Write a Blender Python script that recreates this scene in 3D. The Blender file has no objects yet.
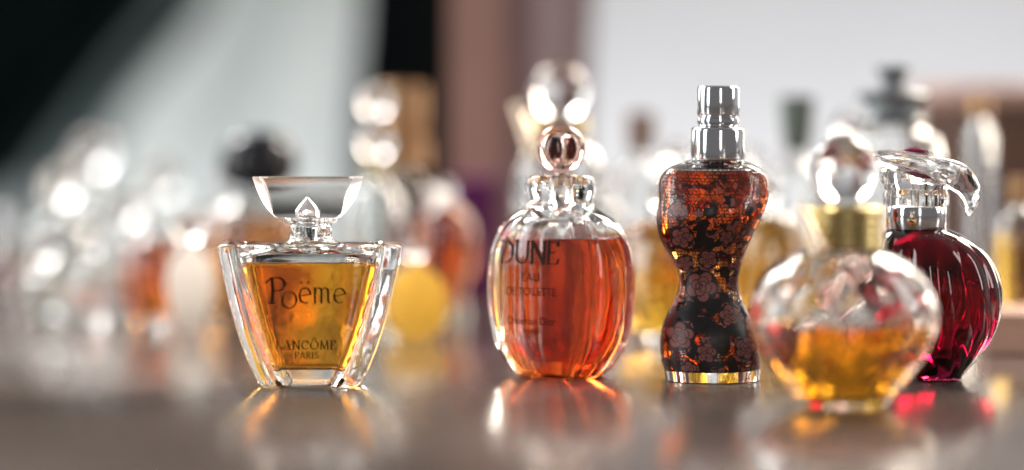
import bpy, bmesh, math, random
from math import sin, cos, pi, exp, radians, sqrt
from mathutils import Vector, noise

# ------------------------------------------------------------------ basics
# everything is written in centimetres and linked in metres
S = 0.01
F = 2418.0            # focal length of the photograph in pixels
H = 5.8               # eye height above the table, cm
HOR = 131.0           # picture row of the horizon
C = bpy.context.scene.collection
sc = bpy.context.scene
random.seed(7)

def X(px, d): return (px - 512.0) / F * d
def Z(py, d): return H - (py - HOR) / F * d
def base_row(d): return HOR + F * H / d

def sgnpow(v, p): return math.copysign(abs(v) ** p, v)

def lerp_tab(tab, t):
    if t <= tab[0][0]: return tab[0][1:]
    for a, b in zip(tab, tab[1:]):
        if t <= b[0]:
            k = (t - a[0]) / (b[0] - a[0])
            return tuple(u + (v - u) * k for u, v in zip(a[1:], b[1:]))
    return tab[-1][1:]

def smooth_tab(tab, t):
    """Catmull-Rom through a table whose first column rises."""
    n = len(tab)
    if t <= tab[0][0]: return tuple(tab[0][1:])
    if t >= tab[-1][0]: return tuple(tab[-1][1:])
    for i in range(n - 1):
        if t <= tab[i + 1][0]:
            break
    p1, p2 = tab[i], tab[i + 1]
    p0 = tab[i - 1] if i > 0 else p1
    p3 = tab[i + 2] if i + 2 < n else p2
    h = p2[0] - p1[0]
    u = (t - p1[0]) / h
    out = []
    for k in range(1, len(p1)):
        d1 = (p2[k] - p0[k]) / max(1e-6, p2[0] - p0[0]) if p0 is not p1 else (p2[k] - p1[k]) / h
        d2 = (p3[k] - p1[k]) / max(1e-6, p3[0] - p1[0]) if p3 is not p2 else (p2[k] - p1[k]) / h
        m1, m2 = d1 * h, d2 * h
        out.append((2*u**3 - 3*u**2 + 1) * p1[k] + (u**3 - 2*u**2 + u) * m1 +
                   (-2*u**3 + 3*u**2) * p2[k] + (u**3 - u**2) * m2)
    return tuple(out)

# ------------------------------------------------------------------ materials
def new_mat(name):
    m = bpy.data.materials.new(name); m.use_nodes = True
    nt = m.node_tree; nt.nodes.clear()
    out = nt.nodes.new('ShaderNodeOutputMaterial')
    return m, nt, out

def principled(name, col, rough=0.5, metal=0.0, spec=0.5, coat=0.0, noise_scale=None, noise_amt=0.15, bump=0.0, sheen=0.0):
    m, nt, out = new_mat(name)
    b = nt.nodes.new('ShaderNodeBsdfPrincipled')
    b.inputs['Base Color'].default_value = (*col, 1)
    b.inputs['Roughness'].default_value = rough
    b.inputs['Metallic'].default_value = metal
    b.inputs['Specular IOR Level'].default_value = spec
    b.inputs['Coat Weight'].default_value = coat
    b.inputs['Sheen Weight'].default_value = sheen
    if noise_scale:
        tc = nt.nodes.new('ShaderNodeTexCoord')
        n = nt.nodes.new('ShaderNodeTexNoise'); n.inputs['Scale'].default_value = noise_scale
        n.inputs['Detail'].default_value = 6
        nt.links.new(tc.outputs['Object'], n.inputs['Vector'])
        mx = nt.nodes.new('ShaderNodeMix'); mx.data_type = 'RGBA'
        mx.inputs[6].default_value = (*[c * (1 - noise_amt) for c in col], 1)
        mx.inputs[7].default_value = (*[min(1, c * (1 + noise_amt)) for c in col], 1)
        nt.links.new(n.outputs['Fac'], mx.inputs[0])
        nt.links.new(mx.outputs[2], b.inputs['Base Color'])
        if bump:
            bp = nt.nodes.new('ShaderNodeBump'); bp.inputs['Strength'].default_value = bump
            bp.inputs['Distance'].default_value = 0.0005
            nt.links.new(n.outputs['Fac'], bp.inputs['Height'])
            nt.links.new(bp.outputs['Normal'], b.inputs['Normal'])
    nt.links.new(b.outputs['BSDF'], out.inputs['Surface'])
    return m

def glass(name, ior=1.5, col=(1, 1, 1), rough=0.0, absorb=None, bump=0.0, bump_scale=150.0, smudge=0.0):
    """absorb = (r, g, b transmission, depth in cm)"""
    m, nt, out = new_mat(name)
    g = nt.nodes.new('ShaderNodeBsdfGlass')
    g.inputs['IOR'].default_value = ior
    g.inputs['Color'].default_value = (*col, 1)
    g.inputs['Roughness'].default_value = rough
    if smudge:
        tc0 = nt.nodes.new('ShaderNodeTexCoord')
        n0 = nt.nodes.new('ShaderNodeTexNoise'); n0.inputs['Scale'].default_value = 130; n0.inputs['Detail'].default_value = 4
        r0 = nt.nodes.new('ShaderNodeMapRange'); r0.inputs['From Min'].default_value = 0.5; r0.inputs['From Max'].default_value = 0.75
        r0.inputs['To Min'].default_value = rough; r0.inputs['To Max'].default_value = rough + smudge
        nt.links.new(tc0.outputs['Object'], n0.inputs['Vector']); nt.links.new(n0.outputs['Fac'], r0.inputs['Value']); nt.links.new(r0.outputs[0], g.inputs['Roughness'])
    if bump:
        tc = nt.nodes.new('ShaderNodeTexCoord')
        n = nt.nodes.new('ShaderNodeTexNoise'); n.inputs['Scale'].default_value = bump_scale
        n.inputs['Detail'].default_value = 1.5
        bp = nt.nodes.new('ShaderNodeBump'); bp.inputs['Strength'].default_value = bump
        bp.inputs['Distance'].default_value = 0.0005
        nt.links.new(tc.outputs['Object'], n.inputs['Vector'])
        nt.links.new(n.outputs['Fac'], bp.inputs['Height'])
        nt.links.new(bp.outputs['Normal'], g.inputs['Normal'])
    nt.links.new(g.outputs['BSDF'], out.inputs['Surface'])
    if absorb:
        r, gg, b, depth = absorb
        sig = [-math.log(max(v, 1e-4)) / (depth * S) for v in (r, gg, b)]
        den = max(sig) * 1.0001
        v = nt.nodes.new('ShaderNodeVolumeAbsorption')
        v.inputs['Density'].default_value = den
        v.inputs['Color'].default_value = (*[1 - s / den for s in sig], 1)
        nt.links.new(v.outputs['Volume'], out.inputs['Volume'])
    return m

M = {}
M['glass'] = glass('clear_glass', 1.5, (0.985, 0.99, 0.985), bump=0.12, bump_scale=220, smudge=0.07)
M['frosted_yellow'] = glass('frosted_yellow_glass', 1.4, (1.0, 0.90, 0.62), rough=0.42)
M['frosted'] = glass('frosted_clear_glass', 1.4, (1.0, 0.99, 0.97), rough=0.42)
M['crystal_soft'] = glass('soft_crystal', 1.5, (1.0, 0.985, 0.98), rough=0.16)
M['ground'] = glass('ground_facet', 1.5, (1.0, 0.98, 0.98), rough=0.5)  # rough glass stands in for window reflections on the stopper ends
M['crystal'] = glass('crystal', 1.52, (0.99, 0.99, 0.99), smudge=0.05)
M['crystal_thin'] = glass('clear_plastic', 1.47, (0.98, 0.98, 0.98), bump=0.25, bump_scale=300)
M['amber'] = glass('amber_perfume', 1.36, absorb=(0.98, 0.43, 0.02, 0.95))
M['orange'] = glass('orange_perfume', 1.36, absorb=(0.99, 0.13, 0.015, 1.7))
M['brown'] = glass('dark_red_perfume', 1.36, absorb=(0.92, 0.20, 0.02, 1.3))
M['gold_liq'] = glass('golden_perfume', 1.36, absorb=(0.97, 0.46, 0.03, 2.2))
M['yellow'] = glass('yellow_perfume', 1.36, absorb=(0.98, 0.88, 0.50, 2.0))
M['peach'] = glass('peach_perfume', 1.36, absorb=(0.98, 0.72, 0.55, 2.0))
M['flame'] = glass('orange_red_perfume', 1.36, absorb=(0.98, 0.13, 0.008, 1.8))
M['pale'] = glass('pale_perfume', 1.36, absorb=(0.97, 0.92, 0.85, 2.0))
M['pinkish'] = glass('pink_perfume', 1.36, absorb=(0.95, 0.55, 0.55, 2.0))
M['ruby'] = glass('ruby_glass', 1.48, absorb=(0.23, 0.001, 0.015, 2.2), bump=0.1, bump_scale=120)
M['rosy'] = glass('rose_tinted_crystal', 1.5, absorb=(0.97, 0.66, 0.55, 1.0))
M['chrome'] = principled('polished_chrome', (0.72, 0.74, 0.76), 0.09, 1.0)
M['silver'] = principled('satin_silver', (0.6, 0.61, 0.63), 0.25, 1.0)
M['gold'] = principled('gold_metal', (0.56, 0.43, 0.19), 0.32, 1.0)
M['tawny'] = glass('tawny_perfume', 1.36, absorb=(0.96, 0.45, 0.10, 2.6))
M['palegold'] = principled('pale_gold', (0.95, 0.80, 0.62), 0.35, 1.0)
M['copper'] = principled('copper_brown_metal', (0.42, 0.24, 0.12), 0.35, 0.9)
M['black'] = principled('black_plastic', (0.012, 0.013, 0.018), 0.15, 0.0)
M['grey'] = principled('grey_metal', (0.20, 0.22, 0.225), 0.4, 0.5)
M['brownwood'] = principled('brown_wood', (0.20, 0.10, 0.06), 0.5, noise_scale=60, noise_amt=0.4)
M['greenbrown'] = principled('green_brown_cork', (0.13, 0.16, 0.13), 0.5, noise_scale=60, noise_amt=0.4)
M['ink'] = principled('dark_ink', (0.015, 0.007, 0.004), 0.45, spec=0.2)
M['ink_black'] = principled('black_ink', (0.010, 0.007, 0.007), 0.35)
M['lace_rose'] = principled('dusty_rose_ink', (0.23, 0.070, 0.060), 0.45)
M['purple'] = principled('purple_card', (0.13, 0.008, 0.12), 0.4, noise_scale=30)
M['panel'] = principled('brown_pink_board', (0.43, 0.25, 0.20), 0.9, noise_scale=12, noise_amt=0.2)
M['panel_dark'] = principled('mauve_board', (0.22, 0.16, 0.165), 0.9, noise_scale=12, noise_amt=0.2)
M['peachcard'] = principled('peach_card', (0.75, 0.45, 0.33), 0.5, noise_scale=30)
M['magenta'] = principled('magenta_enamel', (0.20, 0.006, 0.05), 0.2)

def milky(name, col):
    m, nt, out = new_mat(name)
    t = nt.nodes.new('ShaderNodeBsdfTranslucent'); t.inputs['Color'].default_value = (*col, 1)
    g = nt.nodes.new('ShaderNodeBsdfGlass'); g.inputs['Color'].default_value = (*col, 1); g.inputs['Roughness'].default_value = 0.35
    mx = nt.nodes.new('ShaderNodeMixShader'); mx.inputs[0].default_value = 0.3
    nt.links.new(t.outputs[0], mx.inputs[1]); nt.links.new(g.outputs[0], mx.inputs[2]); nt.links.new(mx.outputs[0], out.inputs['Surface'])
    return m
M['frosted_yellow'] = milky('milky_yellow_glass', (1.0, 0.86, 0.50))  # yellow translucence stands in for a backlit glow
M['frosted'] = milky('milky_white_glass', (1.0, 0.98, 0.95))  # white translucence stands in for a bright patch of light

def finish(me, sharp=35):
    for p in me.polygons: p.use_smooth = True
    me.set_sharp_from_angle(angle=radians(sharp))

def link(name, bm, mats, parent=None, sharp=35, recalc=True):
    if recalc: bmesh.ops.recalc_face_normals(bm, faces=bm.faces)
    me = bpy.data.meshes.new(name); bm.to_mesh(me); bm.free()
    if not isinstance(mats, (list, tuple)): mats = [mats]
    for m in mats: me.materials.append(m)
    finish(me, sharp)
    o = bpy.data.objects.new(name, me); C.objects.link(o)
    if parent: o.parent = parent
    return o

def thing(name, label, cat, x, y, z=0.0, rz=0.0, group=None):
    o = bpy.data.objects.new(name, None); C.objects.link(o)
    o.empty_display_size = 0.01
    o.location = (x*S, y*S, z*S); o.rotation_euler = (0, 0, radians(rz))
    o['label'] = label; o['category'] = cat
    if group: o['group'] = group
    return o

def tag(o, label, cat, group=None):
    o['label'] = label; o['category'] = cat
    if group: o['group'] = group
    return o

def add_rings(bm, rings, cap0=True, cap1=True, mi=0, close=True):
    prev = None; first = None
    for r in rings:
        vs = [bm.verts.new((p[0]*S, p[1]*S, p[2]*S)) for p in r]
        if prev:
            n = len(vs)
            for i in range(n if close else n - 1):
                f = bm.faces.new((prev[i], prev[(i+1) % n], vs[(i+1) % n], vs[i])); f.material_index = mi
        else: first = vs
        prev = vs
    if cap0: f = bm.faces.new(list(reversed(first))); f.material_index = mi
    if cap1: f = bm.faces.new(prev); f.material_index = mi

def loft(name, rings, mat, parent=None, cap0=True, cap1=True, sharp=35, flip=False):
    bm = bmesh.new()
    add_rings(bm, rings, cap0, cap1)
    # rings run bottom to top with counter-clockwise points, so the winding already faces outwards
    if flip: bmesh.ops.reverse_faces(bm, faces=bm.faces)
    return link(name, bm, mat, parent, sharp, recalc=False)

def circ(r, z, n=64, cx=0, cy=0, flute=0, amp=0.0, twist=0.0, sy=1.0, shape='cos'):
    pts = []
    for i in range(n):
        a = 2*pi*i/n
        rr = r
        if flute:
            w = cos(flute*(a + twist))
            if shape == 'facet':     # flat-sided polygon
                k = (a + twist) % (2*pi/flute) - pi/flute
                w = 1 - (1/cos(k) - 1) * 0 - 0
                rr = r * (1 + amp*(cos(pi/flute)/cos(k) - 1))
            else:
                rr = r * (1 + amp*(abs(cos(flute*(a+twist)/2))*2 - 1.27) if shape == 'gad' else 1 + amp*w)
        pts.append((cx + rr*cos(a), cy + rr*sin(a)*sy, z))
    return pts

def resample(prof, k=5):
    """smooth a (z, r...) profile"""
    return prof

def lathe(name, prof, mat, parent=None, n=64, sharp=35, cx=0, cy=0, **kw):
    """prof: (r, z) bottom to top"""
    return loft(name, [circ(max(r, 0.002), z, n, cx, cy, **kw) for r, z in prof], mat, parent, sharp=sharp)

def curve_prof(pts, step=0.06):
    """Catmull-Rom through (r,z) points, parameter = chord length"""
    t = [0.0]
    for a, b in zip(pts, pts[1:]): t.append(t[-1] + math.hypot(b[0]-a[0], b[1]-a[1]) + 1e-6)
    tab = [(tt, p[0], p[1]) for tt, p in zip(t, pts)]
    n = max(4, int(t[-1] / step))
    return [smooth_tab(tab, t[-1]*i/n) for i in range(n+1)]

def ball(r, z, n=14, squash=1.0):
    return [(max(0.004, r*sin(pi*i/n)), z - r*squash*cos(pi*i/n)) for i in range(n+1)]

# ------------------------------------------------------------------ pen-drawn lettering
def arc(cx, cy, rx, ry, a0, a1, n=14):
    return [(cx + rx*cos(radians(a0 + (a1-a0)*i/n)), cy + ry*sin(radians(a0 + (a1-a0)*i/n))) for i in range(n+1)]
def serif(x, y, w=0.12): return [(x-w, y), (x+w, y)]
GL = {  # strokes in a box 1 high; second entry = advance
 'L': ([[(0.1,0),(0.1,1)], [(0.0,0),(0.62,0),(0.66,0.2)], serif(0.1,1)], 0.75),
 'A': ([[(0.05,0),(0.4,1)], [(0.4,1),(0.78,0)], [(0.17,0.35),(0.64,0.35)], serif(0.05,0,0.08), serif(0.78,0,0.1)], 0.92),
 'N': ([[(0.1,0),(0.1,1)], [(0.1,1),(0.75,0)], [(0.75,0),(0.75,1)], serif(0.1,0), serif(0.05,1,0.1), serif(0.75,1)], 0.95),
 'C': ([arc(0.45,0.5,0.42,0.5,50,310), [(0.72,0.88),(0.74,0.7)]], 0.9),
 'O': ([arc(0.46,0.5,0.44,0.5,0,360,22)], 1.02),
 'M': ([[(0.08,0),(0.14,1)], [(0.14,1),(0.48,0.05)], [(0.48,0.05),(0.82,1)], [(0.82,1),(0.9,0)], serif(0.08,0,0.09), serif(0.9,0,0.1)], 1.1),
 'E': ([[(0.1,0),(0.1,1)], [(0.0,1),(0.58,1),(0.6,0.82)], [(0.1,0.52),(0.48,0.52)], [(0.0,0),(0.6,0),(0.64,0.2)]], 0.76),
 'P': ([[(0.1,0),(0.1,1)], [(0.0,1),(0.3,1)] + arc(0.3,0.74,0.28,0.26,90,-90) + [(0.1,0.48)], serif(0.1,0)], 0.7),
 'R': ([[(0.1,0),(0.1,1)], [(0.0,1),(0.3,1)] + arc(0.3,0.76,0.25,0.24,90,-90) + [(0.1,0.52)], [(0.32,0.5),(0.68,0)], serif(0.1,0)], 0.78),
 'I': ([[(0.12,0),(0.12,1)], serif(0.12,0), serif(0.12,1)], 0.36),
 'S': ([arc(0.3,0.75,0.22,0.25,40,250,12) + arc(0.3,0.25,0.24,0.25,80,-150,12)], 0.64),
 'D': ([[(0.1,0),(0.1,1)], [(0.0,1),(0.3,1)] + arc(0.3,0.5,0.5,0.5,90,-90,16) + [(0.0,0)]], 0.95),
 'U': ([[(0.1,1),(0.1,0.35)] + arc(0.42,0.35,0.32,0.35,180,360) + [(0.74,1)], serif(0.1,1), serif(0.74,1)], 0.92),
}
def stroke_quads(line, wthin, wthick, vert=True):
    out = []
    for (a, b) in zip(line, line[1:]):
        dx, dy = b[0]-a[0], b[1]-a[1]
        L = math.hypot(dx, dy)
        if L < 1e-6: continue
        k = abs(dy)/L
        if dx*dy > 0 and abs(dx) > 0.2*abs(dy): k *= 0.35          # rising diagonals are thin
        w = (wthin + (wthick-wthin)*k) / 2
        nx, ny = -dy/L*w, dx/L*w
        ex, ey = dx/L*w*0.5, dy/L*w*0.5
        out.append([(a[0]+nx-ex, a[1]+ny-ey), (a[0]-nx-ex, a[1]-ny-ey), (b[0]-nx+ex, b[1]-ny+ey), (b[0]+nx+ex, b[1]+ny+ey)])
    return out
def write(text, x, z, h, wthin=0.05, wthick=0.13, spacing=0.0):
    """returns quads in local (x, z) cm, starting at x on baseline z"""
    out = []
    for ch in text:
        if ch == ' ': x += 0.45*h; continue
        st, adv = GL[ch]
        for line in st:
            for q in stroke_quads(line, wthin, wthick):
                out.append([(x + px*h, z + py*h) for px, py in q])
        x += (adv + spacing)*h
    return out
def text_width(text, h, spacing=0.0):
    return sum((0.45 if c == ' ' else GL[c][1] + spacing)*h for c in text)
def font_polys(text, size, x, z, sx=1.0):
    """small print with the built-in typeface -> polygons in (x,z) cm centred on x"""
    cu = bpy.data.curves.new('print', 'FONT'); cu.body = text; cu.size = 1.0; cu.align_x = 'CENTER'
    ob = bpy.data.objects.new('print', cu); C.objects.link(ob)
    dg = bpy.context.evaluated_depsgraph_get()
    me = ob.evaluated_get(dg).to_mesh()
    out = [[(x + me.vertices[i].co.x*size*sx, z + me.vertices[i].co.y*size) for i in p.vertices] for p in me.polygons]
    ob.evaluated_get(dg).to_mesh_clear()
    bpy.data.objects.remove(ob); bpy.data.curves.remove(cu)
    return out
def print_on(name, polys, depth, mat, parent, lift=0.006):
    bm = bmesh.new(); k = 0
    for q in polys:
        vs = []
        for (x, z) in q:
            vs.append(bm.verts.new((x*S, (depth(x, z) - lift - (k % 5)*0.0006)*S, z*S)))
        try: bm.faces.new(vs)
        except ValueError: pass
        k += 1
    return link(name, bm, mat, parent)

# ------------------------------------------------------------------ the setting
def make_table():
    m, nt, out = new_mat('polished_stone_table')
    b = nt.nodes.new('ShaderNodeBsdfPrincipled')
    tc = nt.nodes.new('ShaderNodeTexCoord')
    n1 = nt.nodes.new('ShaderNodeTexNoise'); n1.inputs['Scale'].default_value = 900; n1.inputs['Detail'].default_value = 5
    n2 = nt.nodes.new('ShaderNodeTexNoise'); n2.inputs['Scale'].default_value = 14; n2.inputs['Detail'].default_value = 5
    for n in (n1, n2): nt.links.new(tc.outputs['Object'], n.inputs['Vector'])
    cr = nt.nodes.new('ShaderNodeValToRGB')
    cr.color_ramp.elements[0].position = 0.3; cr.color_ramp.elements[0].color = (0.075, 0.056, 0.048, 1)
    cr.color_ramp.elements[1].position = 0.75; cr.color_ramp.elements[1].color = (0.21, 0.165, 0.14, 1)
    ad = nt.nodes.new('ShaderNodeMath'); ad.operation = 'ADD'
    m1 = nt.nodes.new('ShaderNodeMath'); m1.operation = 'MULTIPLY'; m1.inputs[1].default_value = 0.5
    m2 = nt.nodes.new('ShaderNodeMath'); m2.operation = 'MULTIPLY'; m2.inputs[1].default_value = 0.5
    nt.links.new(n1.outputs['Fac'], m1.inputs[0]); nt.links.new(n2.outputs['Fac'], m2.inputs[0])
    nt.links.new(m1.outputs[0], ad.inputs[0]); nt.links.new(m2.outputs[0], ad.inputs[1])
    nt.links.new(ad.outputs[0], cr.inputs['Fac']); # dust specks and fine wiping marks
    n3 = nt.nodes.new('ShaderNodeTexNoise'); n3.inputs['Scale'].default_value = 1500; n3.inputs['Detail'].default_value = 1
    mpp = nt.nodes.new('ShaderNodeMapping'); mpp.inputs['Scale'].default_value = (60, 900, 1); mpp.inputs['Rotation'].default_value = (0, 0, 0.25)
    n4 = nt.nodes.new('ShaderNodeTexNoise'); n4.inputs['Scale'].default_value = 1.0; n4.inputs['Detail'].default_value = 3
    nt.links.new(tc.outputs['Object'], n3.inputs['Vector']); nt.links.new(tc.outputs['Object'], mpp.inputs['Vector']); nt.links.new(mpp.outputs[0], n4.inputs['Vector'])
    dr = nt.nodes.new('ShaderNodeMapRange'); dr.inputs['From Min'].default_value = 0.66; dr.inputs['From Max'].default_value = 0.74
    nt.links.new(n3.outputs['Fac'], dr.inputs['Value'])
    dm = nt.nodes.new('ShaderNodeMix'); dm.data_type = 'RGBA'; dm.inputs[7].default_value = (0.45, 0.42, 0.40, 1)
    nt.links.new(dr.outputs[0], dm.inputs[0]); nt.links.new(cr.outputs['Color'], dm.inputs[6])
    nt.links.new(dm.outputs[2], b.inputs['Base Color'])
    rr = nt.nodes.new('ShaderNodeMapRange'); rr.inputs['To Min'].default_value = 0.09; rr.inputs['To Max'].default_value = 0.21
    wm = nt.nodes.new('ShaderNodeMapRange'); wm.inputs['From Min'].default_value = 0.58; wm.inputs['From Max'].default_value = 0.75; wm.inputs['To Max'].default_value = 0.12
    nt.links.new(n4.outputs['Fac'], wm.inputs['Value'])
    ra = nt.nodes.new('ShaderNodeMath'); ra.operation = 'ADD'
    nt.links.new(n2.outputs['Fac'], rr.inputs['Value']); nt.links.new(rr.outputs[0], ra.inputs[0]); nt.links.new(wm.outputs[0], ra.inputs[1]); nt.links.new(ra.outputs[0], b.inputs['Roughness'])
    bp = nt.nodes.new('ShaderNodeBump'); bp.inputs['Strength'].default_value = 0.22; bp.inputs['Distance'].default_value = 0.0003
    nt.links.new(n1.outputs['Fac'], bp.inputs['Height']); nt.links.new(bp.outputs['Normal'], b.inputs['Normal'])
    b.inputs['Specular IOR Level'].default_value = 0.8
    nt.links.new(b.outputs['BSDF'], out.inputs['Surface'])
    bm = bmesh.new()
    x0, x1, y0, y1, t = -130, 130, 12, 112, 3
    prof = [(y0, -t), (y0, -0.25), (y0+0.08, -0.08), (y0+0.25, 0), (y1-0.25, 0), (y1-0.08, -0.08), (y1, -0.25), (y1, -t)]
    rings = [[(x, py, pz) for py, pz in reversed(prof)] for x in (x0, x1)]
    add_rings(bm, rings)
    o = link('table', bm, m); o['kind'] = 'structure'
    return o
make_table()

def cloth_mat(name, c, sheer=False):
    return principled(name, c, 0.95, spec=0.05, noise_scale=8, noise_amt=0.12)

WALL_Y = 215
def plane_wall():
    bm = bmesh.new()
    add_rings(bm, [[(-260, WALL_Y, z), (260, WALL_Y, z), (260, WALL_Y+6, z), (-260, WALL_Y+6, z)] for z in (-80, 150)])
    o = link('wall', bm, principled('off_white_plaster', (0.80, 0.80, 0.82), 0.8, noise_scale=6, noise_amt=0.05)); o['kind'] = 'structure'
    bm = bmesh.new()
    add_rings(bm, [[(-260, -60, z), (260, -60, z), (260, WALL_Y, z), (-260, WALL_Y, z)] for z in (-82, -80)])
    o = link('floor', bm, principled('floor_boards', (0.22, 0.16, 0.13), 0.5, noise_scale=6)); o['kind'] = 'structure'
plane_wall()

def curtain(label, y, edgeL, edgeR, mat, z0=-70, z1=60, fold=1.6, wave=7.0, seed=0, group=None):
    """edgeL/edgeR: tables (z, x) of the hanging cloth's two sides"""
    bm = bmesh.new(); nx, nz = 120, 60
    rows = []
    for j in range(nz+1):
        z = z0 + (z1-z0)*j/nz
        xl, xr = smooth_tab(edgeL, z)[0], smooth_tab(edgeR, z)[0]
        row = []
        for i in range(nx+1):
            u = i/nx; x = xl + (xr-xl)*u
            s = (xr-xl)
            ph = u*edge_w(edgeL, edgeR)/wave*2*pi
            dy = fold*(sin(ph + seed) + 0.4*sin(2.3*ph + seed*2))
            row.append(bm.verts.new((x*S, (y+dy)*S, z*S)))
        rows.append(row)
    for j in range(nz):
        for i in range(nx):
            bm.faces.new((rows[j][i], rows[j][i+1], rows[j+1][i+1], rows[j+1][i]))
    bmesh.ops.solidify(bm, geom=bm.faces[:], thickness=0.15*S)
    o = link('curtain', bm, mat)
    return tag(o, label, 'curtain', group)
def edge_w(a, b): return abs(b[-1][1] - a[-1][1]) + 1

def PX(px, y): return X(px, y)
D1 = 175
def zz(py, y=D1): return Z(py, y)
# dark green-black drape at far left, gathered to the lower left
curtain('dark green black drape at the far left of the background', D1,
        [(-70, X(-420, D1)), (60, X(-420, D1))],
        [(-70, X(-160, D1)), (zz(250), X(-20, D1)), (zz(140), X(55, D1)), (zz(60), X(115, D1)), (zz(-10), X(165, D1)), (60, X(330, D1))],
        cloth_mat('dark_green_cloth', (0.006, 0.014, 0.014)), seed=1)
curtain('narrow black drape between the pale cloth and the brown upright board', 119,
        [(-70, X(335, 119)), (Z(170, 119), X(348, 119)), (Z(0, 119), X(362, 119)), (60, X(395, 119))],
        [(-70, X(520, 119)), (60, X(520, 119))],
        cloth_mat('black_cloth', (0.006, 0.008, 0.009)), seed=2, fold=0.8)
curtain('sheer grey green drape hanging diagonally beside the dark drape', 190,
        [(-70, X(-100, 190)), (Z(150, 190), X(30, 190)), (Z(0, 190), X(150, 190)), (60, X(260, 190))],
        [(-70, X(40, 190)), (Z(150, 190), X(110, 190)), (Z(0, 190), X(215, 190)), (60, X(350, 190))],
        cloth_mat('grey_green_cloth', (0.18, 0.22, 0.22)), seed=3)

curtain('pale blue grey curtain with soft folds left of the black drape', 198,
        [(-70, X(60, 198)), (Z(150, 198), X(120, 198)), (Z(0, 198), X(190, 198)), (60, X(300, 198))],
        [(-70, X(430, 198)), (60, X(430, 198))],
        cloth_mat('pale_cloth', (0.80, 0.83, 0.83)), seed=5, fold=1.3, wave=5.5)
# upright boards in brown and mauve, reaching out of the top of the frame
def board(label, px0, px1, y, ztop, m, t=0.6, name='upright_board', z0=0.0, lean=0):
    bm = bmesh.new()
    bx0, bx1 = X(px0, y), X(px1, y)
    rings = [[(bx0+0.05*k + lean*(z-z0), y+0.05*k, z), (bx1-0.05*k + lean*(z-z0), y+0.05*k, z), (bx1-0.05*k+ lean*(z-z0), y+t-0.05*k, z), (bx0+0.05*k+ lean*(z-z0), y+t-0.05*k, z)] for z, k in
             ((z0, 1), (z0+0.05, 0), (ztop-0.05, 0), (ztop, 1))]
    add_rings(bm, rings)
    o = link(name, bm, m)
    return tag(o, label, 'board')
board('tall brown pink upright board at the edge of the black drape', 449, 503, 86, 24, M['panel'])
board('tall darker mauve upright board between two pinkish boards', 501, 534, 88, 24, M['panel_dark'])
board('tall mauve brown board nearest the pale wall', 512, 580, 91, 24, principled('mauve_pink_board', (0.40, 0.31, 0.31), 0.9, noise_scale=12), lean=0.05)

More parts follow.
